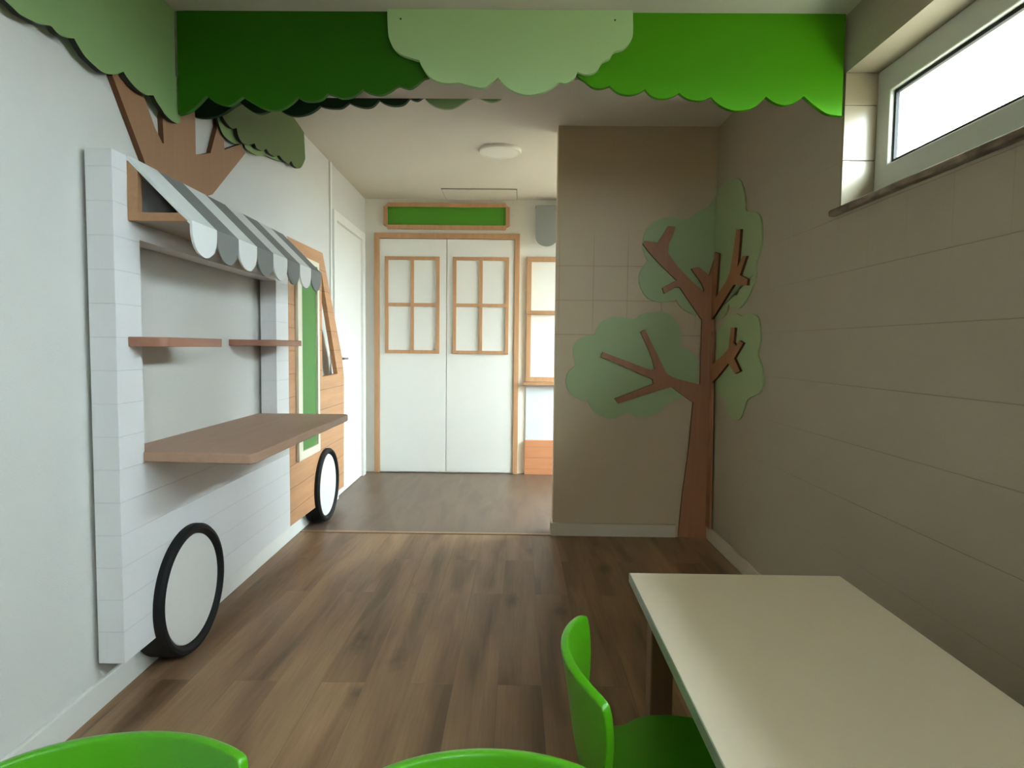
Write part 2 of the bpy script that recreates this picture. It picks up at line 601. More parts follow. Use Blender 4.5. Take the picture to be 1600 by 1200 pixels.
def smooth_line(pts, closed=True, sub=5, sharp=48):
    """Catmull-Rom through traced points; corners and scallop cusps stay sharp"""
    n = len(pts)
    P = [Vector((p[0], p[1])) for p in pts]

    def corner(i):
        if not closed and (i == 0 or i == n - 1): return True
        a, b = P[i] - P[i - 1], P[(i + 1) % n] - P[i]
        if a.length < 1e-9 or b.length < 1e-9: return True
        return math.degrees(a.angle(b)) > sharp
    cs = [corner(i) for i in range(n)]
    tang = []
    for i in range(n):
        tang.append((P[(i + 1) % n] - P[i - 1]) * 0.5)
    out = []
    for i in range(n if closed else n - 1):
        j = (i + 1) % n
        d = P[j] - P[i]
        t0 = tang[i] if not cs[i] else d
        t1 = tang[j] if not cs[j] else d
        if cs[i] and not cs[j]: t0 = d * 1.5 - t1 * 0.5
        if cs[j] and not cs[i]: t1 = d * 1.5 - t0 * 0.5
        if cs[i] and cs[j]:
            out.append(tuple(P[i])); continue
        L = d.length
        for t in (t0, t1):
            if t.length > 1.4 * L: t *= 1.4 * L / t.length
        for k in range(sub):
            s = k / sub
            h = (2 * s**3 - 3 * s**2 + 1) * P[i] + (s**3 - 2 * s**2 + s) * t0 + (-2 * s**3 + 3 * s**2) * P[j] + (s**3 - s**2) * t1
            out.append((h.x, h.y))
    if not closed: out.append(tuple(P[-1]))
    return out


def rect(a0, a1, b0, b1):
    return [(a0, b0), (a1, b0), (a1, b1), (a0, b1)]


def S(o, label=None):
    return tag(o, label, kind='structure')


# ================================================================== THE ROOM
xl_end = lambda y: XL - AL * y
S(MB().box(-1.75, 1.5, Y0, 3.69, -0.06, 0).build('floor', FLOOR, org=(0, 0, 0)))
S(MB().box(-1.75, XE + .2, 3.71, YD + .15, -0.06, 0).box(1.5, XE + .2, 3.6, 3.71, -0.06, 0).build('floor_far', FLOOR2, org=(0, 0, 0)))
S(MB().prism([(-1.31, 3.69), (XP - .005, 3.69), (XP - .005, 3.725), (-1.31, 3.725)], 2, -0.05, 0.005).build('trim_1', STRIP, bevel=.003))
S(MB(FL).box(-.15, 0, Y0, YD + .2, 0, 2.6).build('wall_left', WHITE))
# right wall with its high window opening
WU0, WU1, WZ0, WZ1 = -1.15, 2.302, 1.650, 2.127
S(MB(FR).prism([rect(Y0, 3.72, 0, 2.6), rect(WU0, WU1, WZ0, WZ1)], 0, 0, 0.26).build('wall_right', BEIGE_R, org=(0, 0, 0)))
S(MB().box(XP, 1.5, YP, YP + .12, 0, 2.6).build('wall_partition', BEIGE_P, org=(0, YP, 0)))
S(MB().box(-1.75, XE + .2, YD, YD + .15, 0, 2.6).build('wall_far', WHITE2))
S(MB().prism([rect(-1.75, 1.6, 0, 2.6), rect(.30, 1.0, 1.45, 2.15)], 1, Y0 - .15, Y0).build('wall_back', mat('beige_back_wall', (164, 152, 130), .8)))
w3 = thing('added_fill_window', (.65, Y0 - .07, 1.45), kind='structure')  # unseen window behind the camera, added only to let in fill light
MB().prism([rect(.30, 1.0, 1.45, 2.15), rect(.40, .90, 1.55, 2.05)], 1, Y0 - .10, Y0 - .05).build('window_frame', FRAMEPVC, w3, bevel=.004)
MB().box(.36, .94, Y0 - .078, Y0 - .072, 1.51, 2.09).build('window_pane', GLASS, w3)
S(MB().box(-1.75, 1.6, Y0, YB0 + .001, ZN, ZN + .2).build('ceiling', CEIL))
S(MB().box(-1.75, XE + .2, YB0 + .02, YD + .1, ZC, ZC + .1).build('ceiling_far', CEIL))
S(MB().box(-1.75, 1.6, YB0, YB1, ZB, ZN + .2).build('wall_beam', CEIL))
# far room's right end: a wide window, out of the photo, that lights the hall from the right
S(MB().prism([rect(3.72, YD + .1, 0, 2.6), rect(3.98, 5.25, 0.85, 2.2)], 0, XE, XE + .2).build('wall_far_right', WHITE))
S(MB().box(1.5, XE + .1, 3.6, 3.72, 0, 2.6).build('wall_far_front', WHITE))
w2 = thing('window_2', (XE + .1, 4.6, .85), kind='structure')
MB().prism([rect(3.98, 5.25, 0.85, 2.2), rect(4.04, 4.58, 0.91, 2.14), rect(4.65, 5.19, 0.91, 2.14)], 0, XE + .08, XE + .13).build('window_frame', FRAMEPVC, w2, bevel=.004)
MB().box(XE + .1, XE + .106, 4.03, 5.2, .90, 2.15).build('window_pane', GLASS, w2)

# skirtings
S(MB(FL).box(0, .015, Y0, 4.41, 0, .088).build('baseboard_left', WHITETRIM, bevel=.004))
S(MB(FR).box(-.015, 0, Y0, YP - .016, 0, .078).build('baseboard_right', CREAMTRIM, bevel=.004))
S(MB().box(XP - .012, .955, YP - .016, YP, 0, .078).box(XP - .012, XP, YP, YP + .12, 0, .078).build('baseboard_partition', CREAMTRIM, bevel=.004))

# ------------------------------------------------------------------ window in the right wall
win = thing('window_1', (.12, (WU0 + WU1) / 2, WZ0), FR, kind='structure')
ga, gb = 1.786, 2.036
panes = [(1.02, 2.222), (-.28, .92), (-1.05, -.38)]
MB(FR).prism([rect(WU0, WU1 + .004, WZ0, WZ1)] + [rect(a, b, ga, gb) for a, b in panes], 0, .115, .175).build('window_frame', FRAMEPVC, win, bevel=.006)
for a, b in panes:
    g = MB(FR).prism([rect(a, b, ga, gb), rect(a + .012, b - .012, ga + .012, gb - .012)], 0, .13, .142).build('gasket', GASKET, win)
    MB(FR).box(.134, .140, a + .004, b - .004, ga + .004, gb - .004).build('window_pane', GLASS, win)
# glazed tiles lining the far side of the opening
til = MB(FR)
zs = [WZ0, 1.817, 2.012, WZ1]
for a, b in zip(zs, zs[1:]):
    til.box(-.002, .116, WU1 - .006, WU1 + .003, a + .0012, b - .0012)
S(til.build('trim_2', TILEG, bevel=.0015))
S(MB(FR).box(-.022, .116, WU0, 2.348, WZ0 - .024, WZ0).build('trim_3', MARBLE, bevel=.006, seg=3))

# ------------------------------------------------------------------ leaf boards under the ceiling
VL = [(253.5, 15), (612, 14), (690, 60), (690, 110), (671, 120), (662, 123), (650, 133), (640, 138), (630, 136), (622, 134), (610, 142), (595, 148),
      (577, 145), (567, 139), (560, 145), (550, 151), (535, 153), (522, 149), (512, 146), (502, 155), (490, 158), (475, 157),
      (465, 151), (455, 161), (440, 170), (425, 172), (410, 169), (395, 161), (379, 151), (362, 163), (350, 164), (335, 159),
      (322, 149), (308, 164), (295, 174), (275, 179), (260, 178), (256, 177)]
VR = [(980, 16), (1326, 21), (1317, 181), (1306, 180), (1291, 177), (1272, 164), (1256, 150), (1244, 159), (1228, 164), (1212, 161),
      (1197, 151), (1181, 166), (1162, 172), (1144, 172), (1125, 164), (1111, 151), (1094, 157), (1075, 154), (1061, 145), (1050, 151),
      (1034, 154), (1019, 150), (1008, 139), (995, 146), (980, 148), (965, 144), (953, 134), (938, 138), (926, 136), (914, 127),
      (900, 112), (900, 60)]
VC = [(605, 13), (606, 45), (608, 60), (615, 75), (627, 85), (644, 91), (655, 94), (659, 103), (669, 118), (683, 127), (701, 130),
      (717, 129), (731, 133), (755, 137), (767, 130), (778, 121), (791, 135), (806, 144), (827, 148), (848, 144), (863, 136),
      (873, 129), (884, 130), (896, 123), (902, 112), (917, 116), (932, 111), (941, 97), (953, 91), (959, 81), (974, 76),
      (984, 66), (989, 54), (989, 13)]


def board(name, px, frame, axis, c0, c1, m, label, cat, sharp=48, clampz=None, extra=None, parent=None):
    p = pl(frame, px, axis, c0 if extra is None else extra)
    if clampz: p = [(a, min(z, clampz)) for a, z in p]
    o = MB(frame).prism(smooth_line(p, sharp=sharp), axis, c0, c1).build(name, m, parent, bevel=.0015)
    if label: tag(o, label, cat)
    return o


def clampx(p, lo, hi):
    return [(min(max(a, lo), hi), b) for a, b in p]


def valance(name, px, y0, y1, m, label, lo, hi):
    p = clampx(pl(FW, px, 1, y0), lo, hi)
    p = [(a, ZN - .001 if z > 2.31 else z) for a, z in p]
    o = MB().prism(smooth_line(p), 1, y0, y1).build(name, m, bevel=.0015)
    return tag(o, label, 'leaf board')


valance('foliage_valance', VL, YV, YV + .018, GREEND, 'shade-darkened green scalloped board hung under the ceiling across the left, above the truck', -1.252, 1)
valance('foliage_valance', VR, YV, YV + .018, GREEN, 'bright green scalloped board under the ceiling between pale centre board and high window', -1, 1.152)
vc = thing('foliage_valance', (0, YV, 2.0), FW, 'pale green cloud shaped board in the middle, overlapping both darker green boards', 'leaf board')
pv = [(a, ZN - .001 if z > 2.31 else z) for a, z in pl(FW, VC, 1, YV - .02)]
MB().prism(smooth_line(pv), 1, YV - .02, YV - .001).build('board', LGREEN, vc, bevel=.002)
for p in ((626, 29.5), (961, 31.5)):
    q = on(FW, p[0], p[1], 1, YV - .02)
    MB().lathe([(0, -.0012), (.0035, -.0008), (.0035, .002), (0, .002)], (q.x, YV - .02, q.z), 1, 12).build('screw', mat('screw_steel', (70, 66, 58), .4, metal=.6), vc)

# boards hung behind the beam
RB = [(250, 100), (250, 160), (285, 176), (300, 182), (318, 184), (335, 182), (350, 176), (362, 168), (375, 160), (388, 170), (402, 177), (418, 174), (428, 164),
      (437, 172), (450, 179), (464, 181), (480, 178), (492, 172), (500, 165), (510, 168), (522, 169), (534, 168), (545, 160), (556, 165),
      (570, 168), (582, 166), (592, 156), (602, 162), (615, 165), (630, 163), (640, 153), (652, 157), (664, 150), (676, 149), (676, 100)]
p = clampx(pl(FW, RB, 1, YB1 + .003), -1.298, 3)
tag(MB().prism(smooth_line(p), 1, YB1 + .003, YB1 + .021).build('foliage_valance', GREENSHADE, bevel=.0015),
    'shade-darkened green scalloped board behind the ceiling beam, peeping out below it at the left', 'leaf board')
RB2 = [(652, 100), (656, 140), (666, 156), (680, 166), (697, 170), (712, 167), (732, 155), (745, 152), (756, 156), (768, 159), (780, 156), (792, 148), (850, 130), (850, 100)]
p = pl(FW, RB2, 1, YB1 + .022)
tag(MB().prism(smooth_line(p), 1, YB1 + .022, YB1 + .036).build('foliage_valance', MGREEN, bevel=.0015),  # mid green paints the shade on this pale board
    'pale green scallop peeping out below the ceiling beam, right of the dark scallops behind it', 'leaf board')

# ------------------------------------------------------------------ boards on the left wall
TR = [(176, 119), (225, 250), (233, 275), (300, 305), (332, 304), (384, 239), (377, 225), (362, 230), (351, 234), (350, 221), (344, 199), (344, 180), (339, 180), (340, 197),
      (329, 239), (318, 241), (306, 241), (305, 186), (303, 150), (262, 140), (254, 182), (256, 224), (254, 224), (246, 207), (242.5, 200), (225, 151), (205, 120), (196, 90), (176, 95)]
p = pl(FL, TR, 0, .020)
p = [(a, max(1.66, b)) if 1.7 > b else (a, b) for a, b in p]
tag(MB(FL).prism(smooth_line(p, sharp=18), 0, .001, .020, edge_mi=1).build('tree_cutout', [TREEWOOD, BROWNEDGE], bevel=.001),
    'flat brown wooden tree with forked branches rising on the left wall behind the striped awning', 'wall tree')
LB = [(8, 0), (10, 3), (21, 13), (32, 23), (49, 32), (60, 37), (71, 39), (80, 41), (88, 50), (96, 56), (106, 59), (116, 60),
      (122, 71), (133, 88), (146, 101), (159, 112), (170, 116), (182, 116), (193, 112), (200, 123), (210, 135), (219, 143), (228, 148), (240, 149),
      (245, 159), (253, 171), (258, 179), (269, 189), (279, 193), (282, 187), (285, 176)]
p = pl(FL, LB, 0, .045)
u_end = p[-1][0]
lp = [(.40, ZN - .001), (.40, 2.02), (.46, 1.97), (.55, 1.94), (.64, 1.95), (.71, 1.985), (.78, 1.935), (.88, 1.91), (.98, 1.93), (1.05, 1.975),
      (1.12, 1.93), (1.22, 1.90), (1.33, 1.915), (1.40, 1.965), (1.45, 1.945), (1.50, 1.95)] + p[1:-1] + [(u_end, 2.0), (u_end, ZB - .003), (YV - .004 + 0 * u_end, ZB - .003), (YV - .004, ZN - .001)]
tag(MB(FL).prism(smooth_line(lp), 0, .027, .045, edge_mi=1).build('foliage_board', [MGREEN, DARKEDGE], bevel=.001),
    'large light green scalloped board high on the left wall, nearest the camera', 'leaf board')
OL = [(352, 150), (347, 180), (351, 188), (358, 197), (364, 201), (370, 200), (373, 214), (380, 224), (390, 226), (398, 224), (402, 232), (411, 236), (416, 233), (421, 240), (430, 245), (436, 243), (443, 251), (451, 255), (455, 252), (459, 259),
      (465, 263), (470, 262), (474, 256), (477, 248), (475, 207), (462, 188), (440, 160)]
p = [(a, min(b, ZC - .001)) for a, b in pl(FL, OL, 0, .052)]
p = [(max(a, YB1 + .07), b) for a, b in p]
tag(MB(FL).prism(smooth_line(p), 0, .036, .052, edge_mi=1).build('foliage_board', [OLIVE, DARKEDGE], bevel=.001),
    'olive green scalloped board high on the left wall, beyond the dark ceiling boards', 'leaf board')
OL2 = [(352, 150), (340, 186), (344, 200), (350, 212), (360, 221), (370, 225), (380, 224), (384, 232), (392, 238), (402, 243), (414, 243), (428, 249), (438, 252), (448, 254), (456, 252), (462, 240), (455, 200), (430, 160)]
p = [(max(a, YB1 + .06), min(b, ZC - .001)) for a, b in pl(FL, OL2, 0, .030)]
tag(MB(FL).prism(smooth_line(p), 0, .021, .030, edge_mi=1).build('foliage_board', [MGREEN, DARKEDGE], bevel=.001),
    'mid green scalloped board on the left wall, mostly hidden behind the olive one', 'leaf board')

# ------------------------------------------------------------------ play food truck on the left wall
TO = .095
truck = thing('play_food_truck', (0, 3.1, 0), FL, 'white and beech play food truck on the left wall, with striped awning and wheels', 'play truck')
u0, u1 = 1.835, 3.300
o = MB(FL).prism([rect(u0, u1, .150, 1.700), rect(1.966, 3.125, .760, 1.455)], 0, .0155, TO).build('body_panel', PANEL, truck, bevel=.0015)
tag(o, 'white panel with horizontal grooves and serving opening')
# cab with windscreen opening
cab = MB(FL).prism([[(3.301, .150), (4.412, .118), (4.432, .905), (4.385, 1.045), (3.928, 1.712), (3.301, 1.704)],
                    [(3.905, .933), (4.262, .938), (3.905, 1.585)]], 0, TO - .030, TO).build('cab', BEECHG, truck, bevel=.0015)
MB(FL).box(.0155, TO - .0305, 3.302, 3.33, .16, 1.69).box(.0155, TO - .0305, 3.86, 3.885, .16, 1.69).box(.0155, TO - .0305, 4.375, 4.40, .125, .90).build('batten', BEECH, cab)
d = MB(FL).box(TO + .0005, TO + .006, 3.478, 3.755, .525, 1.60).build('door', DOORGREEN, cab)
MB(FL).prism([rect(3.405, 3.797, .482, 1.63), rect(3.472, 3.760, .530, 1.60)], 0, TO, TO + .018).build('door_frame', CREAM, cab, bevel=.002)


def wheel(u, parent):
    r = .234
    w_ = MB(FL).lathe([(.197, TO + .001), (.197, TO + .012), (.203, TO + .024), (.214, TO + .030), (.226, TO + .028), (r, TO + .018), (r, .020), (.222, .018), (.197, .018)],
                      (0, u, r + .001), 0, 72).build('wheel', RUBBER, parent, smooth=True)
    MB(FL).lathe([(0, .05), (.1965, .05), (.1965, TO + .012), (.194, TO + .015), (0, TO + .015)], (0, u, r + .001), 0, 72).build('wheel_disc', DISC, w_, smooth=True)
    return w_


wheel(2.222, truck)
wheel(3.955, truck)
# awning
A0, A1, NS = 1.905, 3.235, 8
AO, AZ0, AZ1 = .290, 1.507, 1.703
sw = (A1 - A0) / NS
aw = MB(FL)
for i in range(NS):
    a, b = A0 + i * sw, A0 + (i + 1) * sw
    q = len(aw.v)
    t = .010
    for u in (a, b):
        aw.v += [(TO, u, AZ1), (AO, u, AZ0), (AO - .007, u, AZ0 - .010), (TO, u, AZ1 - .014)]
    for f in ((0, 1, 5, 4), (1, 2, 6, 5), (2, 3, 7, 6), (3, 0, 4, 7)):
        aw.face([q + k for k in f], i % 2)
    if i == 0: aw.face([q + k for k in (3, 2, 1, 0)], 0)
    if i == NS - 1: aw.face([q + k for k in (4, 5, 6, 7)], 1)
awn = aw.build('awning', [AWHITE, GREY], truck)
for i in range(NS):
    a, b = A0 + i * sw + .0008, A0 + (i + 1) * sw - .0008
    c = (a + b) / 2; hw = (b - a) / 2
    pts = [(a, AZ0 + .001), (a, AZ0 - .022)]
    for k in range(1, 16):
        t = math.pi * k / 16
        pts.append((c - hw * math.cos(t), AZ0 - .022 - .080 * math.sin(t) ** .9))
    pts += [(b, AZ0 - .022), (b, AZ0 + .001)]
    s_ = MB(FL).prism(pts, 0, AO - .0075, AO + .0005).build('scallop', AWHITE if i % 2 == 0 else GREY, awn, bevel=.001)
    if i % 2: tag(s_, 'grey scallop')
for ua in (A0, A1 - .022):
    ell = [(TO + .0005, AZ0 - .002), (AO - .012, AZ0 - .002), (AO - .012, AZ0 + .001), (AO - .037, AZ0 + .0235), (TO + .032, AZ0 + .0235), (TO + .032, AZ1 - .048), (TO + .0005, AZ1 - .017)]
    MB(FL).prism(ell, 1, ua, ua + .022).build('awning_bracket', BEECH, awn, bevel=.001)
MB(FL).box(TO + .0005, AO - .012, A0 + .022, A1 - .022, AZ0, AZ0 + .012).build('awning_soffit', SOFFIT, awn)

# counter and shelves
cp = [(.0, 1.972), (TO, 1.970), (TO + .001, 1.955), (.435, 1.925), (.452, 1.930), (.460, 1.945), (.460, 3.095), (.452, 3.112), (.435, 3.120), (.0, 3.120)]
tag(MB(FL).prism(cp, 2, .752, .785).build('counter', COUNTER, truck, bevel=.005, seg=3), 'beech serving counter')
s1 = [(.001, 1.970), (TO, 1.970), (TO + .001, 1.890), (.172, 1.890), (.186, 1.893), (.198, 1.901), (.205, 1.913), (.208, 1.928), (.208, 2.275), (.001, 2.275)]
tag(MB(FL).prism(s1, 2, 1.121, 1.151).build('shelf', SHELFW, truck, bevel=.003), 'small beech shelf')
s2 = [(.001, 2.795), (.172, 2.795), (.186, 2.798), (.198, 2.806), (.205, 2.818), (.208, 2.833), (.208, 3.165), (.202, 3.175), (TO + .002, 3.175), (TO + .001, 3.122), (.001, 3.122)]
tag(MB(FL).prism(s2, 2, 1.126, 1.154).build('shelf', SHELFW, truck, bevel=.003), 'small beech shelf')

# ------------------------------------------------------------------ white door in the left wall beyond the truck
dr = thing('door_2', (0, 4.95, 0), FL, kind='structure')
MB(FL).prism([[(4.455, 0), (4.455, 2.10), (5.43, 2.10), (5.43, 0), (5.345, 0), (5.345, 2.035), (4.53, 2.035), (4.53, 0)]], 0, .0005, .026).build('door_frame', DOORW, dr, bevel=.002)
MB(FL).box(.0005, .006, 4.533, 5.342, .004, 2.032).build('door_leaf', DOORW, dr)
MB(FL).tube((.006, 4.60, 1.035), (.05, 4.60, 1.035), .009).tube((.048, 4.60, 1.035), (.048, 4.72, 1.035), .008).build('door_handle', METAL, dr, smooth=True)
S(MB(FL).box(0, .012, 4.412, 4.452, 0, 2.42).build('trim_4', DOORW, bevel=.001))

# ------------------------------------------------------------------ double doors in the far wall
dd = thing('door_1', (-.64, YD, 0), FW, kind='structure')
fx0, fx1 = -1.286, -.004
MB().prism([[(fx0, 0), (fx0, 2.125), (fx1, 2.125), (fx1, 0), (fx1 - .045, 0), (fx1 - .045, 2.078), (fx0 + .045, 2.078), (fx0 + .045, 0)]], 1, YD - .035, YD - .0005).build('door_frame', BEECHZ, dd, bevel=.003)
for a, b, wa, wb in ((fx0 + .047, -.6490, -1.190, -.708), (-.6430, fx1 - .047, -.590, -.097)):
    leaf = MB().box(a, b, YD - .022, YD - .0008, .012, 2.075).build('door_leaf', DOORW, dd, bevel=.001)
    z0, z1, zm, t = 1.070, 1.921, 1.500, .030
    xm = (wa + wb) / 2
    MB().prism([rect(wa, wb, z0, z1), rect(wa + t, xm - t / 2, z0 + t, zm - t / 2), rect(xm + t / 2, wb - t, z0 + t, zm - t / 2),
                rect(wa + t, xm - t / 2, zm + t / 2, z1 - t), rect(xm + t / 2, wb - t, zm + t / 2, z1 - t)], 1, YD - .036, YD - .0222).build('window_lattice', BEECHZ, leaf, bevel=.001)

sg = thing('shop_sign', (-.65, YD, 2.17), FW, 'blank green signboard in a beech frame with clipped corners, above the double doors', 'sign')
sx0, sx1, sz0, sz1, c = -1.203, -.097, 2.160, 2.388, .035
ol = [(sx0 + c, sz0), (sx1 - c, sz0), (sx1 - c * .8, sz0 + c * .6), (sx1, sz0 + c), (sx1, sz1 - c), (sx1 - c * .8, sz1 - c * .6), (sx1 - c, sz1), (sx0 + c, sz1), (sx0 + c * .3, sz1 - c * .6), (sx0, sz1 - c), (sx0, sz0 + c), (sx0 + c * .3, sz0 + c * .6)]
fr_ = MB()
lft = [p for p in ol if p[0] < -.65]; rgt = [p for p in ol if p[0] > -.65]
fr_.prism([(sx0 + c, sz0), (sx0 + c, sz1), (sx0 + c * .8, sz1 - c * .6), (sx0, sz1 - c), (sx0, sz0 + c), (sx0 + c * .8, sz0 + c * .6)], 1, YD - .03, YD - .0005)
fr_.prism([(sx1 - c, sz0), (sx1 - c, sz1), (sx1 - c * .8, sz1 - c * .6), (sx1, sz1 - c), (sx1, sz0 + c), (sx1 - c * .8, sz0 + c * .6)], 1, YD - .03, YD - .0005)
fr_.box(sx0 + c + .0004, sx1 - c - .0004, YD - .03, YD - .0005, sz0, sz0 + .036)
fr_.box(sx0 + c + .0004, sx1 - c - .0004, YD - .03, YD - .0005, sz1 - .036, sz1)
fr_.build('frame', BEECHZ, sg)
MB().box(sx0 + .03, sx1 - .03, YD - .018, YD - .0007, sz0 + .03, sz1 - .03).build('board', SIGNGREEN, sg)

# ------------------------------------------------------------------ play shop front at the right of the far wall
sf = thing('play_shop_front', (.6, YD, 0), FW, 'play shop front with beech window and boards, half hidden behind the partition wall', 'play shop')
t = .042
MB().prism([rect(.060, 1.30, .83, 1.93), rect(.060 + t, .66, .83 + t, 1.425), rect(.060 + t, .66, 1.46, 1.93 - t), rect(.70, 1.30 - t, .83 + t, 1.425), rect(.70, 1.30 - t, 1.46, 1.93 - t)], 1, YD - .03, YD - .0005).build('window_frame', BEECHZ, sf, bevel=.002)
MB().box(.052, 1.31, YD - .042, YD - .0302, 1.427, 1.458).build('rail', BEECH, sf, bevel=.002)
MB().box(.040, 1.33, YD - .075, YD - .0005, .800, .829).build('window_sill', BEECH, sf, bevel=.003)
MB().box(.064, 1.30, YD - .012, YD - .0005, .308, .799).build('lower_panel', BLUEW, sf, bevel=.001)
MB().box(.058, 1.30, YD - .035, YD - .0005, .0, .306).build('base_board', wood('beech_cross_board', (206, 140, 98), 0, .9, grooves=(.1, .05, .0015, .6)), sf, bevel=.002)
ga_ = MB()
gx, gw, gy0, gy1 = .128, .190, YD - .16, YD - .001
for i in range(6):
    a, b = gx + i * gw, gx + (i + 1) * gw
    q = len(ga_.v)
    for x in (a, b):
        ga_.v += [(x, gy1, 2.365), (x, gy0, 2.345), (x, gy0 + .008, 2.335), (x, gy1, 2.353)]
    for f in ((0, 1, 5, 4), (1, 2, 6, 5), (2, 3, 7, 6), (3, 0, 4, 7)):
        ga_.face([q + k for k in f], i % 2)
    if i == 0: ga_.face([q + k for k in (3, 2, 1, 0)], 0)
    if i == 5: ga_.face([q + k for k in (4, 5, 6, 7)], 1)
awf = ga_.build('awning', [GREY, AWHITE], sf)
for i in range(6):
    a, b = gx + i * gw + .001, gx + (i + 1) * gw - .001
    c, hw = (a + b) / 2, (b - a) / 2
    pts = [(a, 2.343), (a, 2.075)] + [(c - hw * math.cos(math.pi * k / 14), 2.075 - .075 * math.sin(math.pi * k / 14)) for k in range(1, 14)] + [(b, 2.075), (b, 2.343)]
    MB().prism(pts, 1, gy0, gy0 + .010).build('scallop', GREY if i % 2 == 0 else AWHITE, awf, bevel=.001)

# ------------------------------------------------------------------ ceiling lamp and hatch
lp_ = thing('ceiling_lamp', (-.14, 4.155, ZC), FW, 'flat round white ceiling lamp, unlit, on the far ceiling', 'ceiling lamp')
MB().lathe([(.122, -.018), (.132, -.020), (.138, -.014), (.139, -.0005), (.122, -.0005)], (-.14, 4.155, ZC), 2, 64).build('rim', LAMPM, lp_, smooth=True)
MB().lathe([(0, -.019), (.08, -.019), (.1215, -.017), (.1215, -.001), (0, -.001)], (-.14, 4.155, ZC), 2, 64).build('diffuser', LAMPM, lp_, smooth=True)
hx0, hx1, hy0, hy1 = -.655, -.032, 5.15, 5.515
ht = thing('ceiling_hatch', (-.34, 5.33, ZC), FW, 'white access hatch in the ceiling above the green sign, open along its near edge', 'hatch')
MB().prism([rect(hx0, hx1, hy0, hy1), rect(hx0 + .006, hx1 - .006, hy0 + .010, hy1 - .006)], 2, ZC - .003, ZC - .0004).build('frame', GASKET if False else mat('hatch_gap', (70, 66, 60), .8), ht)
MB().box(hx0 + .004, hx1 - .004, hy0 + .012, hy1 - .004, ZC - .008, ZC - .0006).build('hatch_door', CEIL, ht, bevel=.001)

# ------------------------------------------------------------------ tree in the corner
tree = thing('corner_tree', (1.0, YP, 0), FW, 'flat brown tree with green cloud crowns, folded into the corner of partition and right wall', 'wall tree')
XRP = XR - AR * YP
LC = [(1020, 488), (1036, 487), (1050, 494), (1060, 508), (1064, 524), (1062, 542), (1072, 546), (1082, 552), (1090, 564), (1091, 582), (1088, 598), (1080, 614),
      (1066, 620), (1054, 626), (1040, 634), (1030, 644), (1016, 650), (1000, 651), (988, 649), (980, 644), (970, 650), (956, 654), (940, 651), (928, 643),
      (921, 632), (918, 625), (908, 625), (896, 619), (887, 608), (884, 594), (889, 580), (900, 571), (897, 560), (895, 546), (900, 534), (912, 526),
      (928, 524), (934, 510), (944, 500), (960, 495), (976, 496), (992, 498), (1002, 491)]
TC = [(1118, 306), (1108, 322), (1100, 326), (1088, 332), (1078, 340), (1066, 342), (1050, 339), (1034, 341), (1020, 347), (1010, 358), (1005, 372), (1004, 388),
      (1008, 400), (1011, 408), (1002, 420), (998, 434), (1001, 450), (1010, 464), (1024, 471), (1040, 472), (1056, 468), (1062, 478), (1072, 486), (1082, 491),
      (1092, 492), (1104, 497), (1118, 496)]


def on_part(name, px, m, y0, y1, sharp=60):
    p = [(min(a, XRP - .001), b) for a, b in pl(FW, px, 1, y0)]
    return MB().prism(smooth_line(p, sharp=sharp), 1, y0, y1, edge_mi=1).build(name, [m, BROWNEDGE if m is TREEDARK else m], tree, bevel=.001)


def FRt(px, out):
    return [(min(a, YP - .001), b) for a, b in pl(FR, px, 0, -out)]


def on_right(name, px, m, out0, out1, sharp=60, ymax=None):
    p = FRt(px, out1)
    if ymax: p = [(min(a, ymax), b) for a, b in p]
    mb = MB(FW)
    tmp = MB(FR).prism(smooth_line(p, sharp=sharp), 0, -out1, -out0, edge_mi=1)
    mb.v = [tuple(FR @ Vector(v)) for v in tmp.v]
    mb.f, mb.mi = tmp.f, tmp.mi
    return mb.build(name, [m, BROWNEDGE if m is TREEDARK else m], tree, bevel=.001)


on_part('crown', LC, CANOPY, YP - .008, YP - .0005)
on_part('crown', TC, CANOPY, YP - .008, YP - .0005)
RC = [(1100, 306), (1124, 294), (1134, 282), (1146, 278), (1156, 282), (1161, 294), (1164, 312), (1165, 328), (1172, 330), (1182, 332), (1188, 340), (1190, 356), (1190, 380),
      (1185, 400), (1181, 412), (1180, 432), (1174, 452), (1166, 468), (1154, 482), (1140, 478), (1138, 472), (1136, 486), (1128, 497), (1100, 498)]
on_right('crown', RC, CANOPY, .0005, .008, ymax=YP - .009)
RL = [(1118, 585), (1119, 540), (1121, 520), (1128, 508), (1136, 496), (1148, 490), (1160, 494), (1168, 490), (1180, 492), (1186, 502), (1188, 530), (1184, 552), (1186, 562), (1191, 578), (1192, 600), (1186, 614), (1168, 624),
      (1162, 640), (1156, 654), (1146, 656), (1136, 642), (1132, 626), (1124, 616), (1118, 610)]
on_right('crown', RL, CANOPY, .0005, .008, ymax=YP - .009)
TK = [(1060, 838), (1118, 842), (1118, 470), (1105, 462), (1110, 498), (1096, 498), (1098, 500), (1095, 601), (1090, 600), (1052, 590), (1038, 580), (1008, 515), (1001, 520),
      (1023, 578), (1018, 579), (942, 550), (940, 558), (1022, 594), (1022, 600), (960, 624), (968, 631), (1028, 612), (1050, 605), (1066, 617), (1083, 628), (1082, 640), (1075, 710)]
TKa = [(1059.5, 839), (1118, 842), (1118, 497), (1097, 497), (1094, 601), (1090, 600), (1053, 590), (1040, 581), (1030, 560), (1008, 515), (1001, 519),
       (1017, 556), (1023, 577), (1018, 579), (942, 550), (939, 557), (1020, 593), (1021, 600), (960, 623), (966, 631), (1030, 610), (1050, 605), (1066, 617), (1083, 629), (1081, 650), (1075, 710), (1066, 775)]
on_part('trunk', TKa, TREEDARK, YP - .024, YP - .0085, 20)
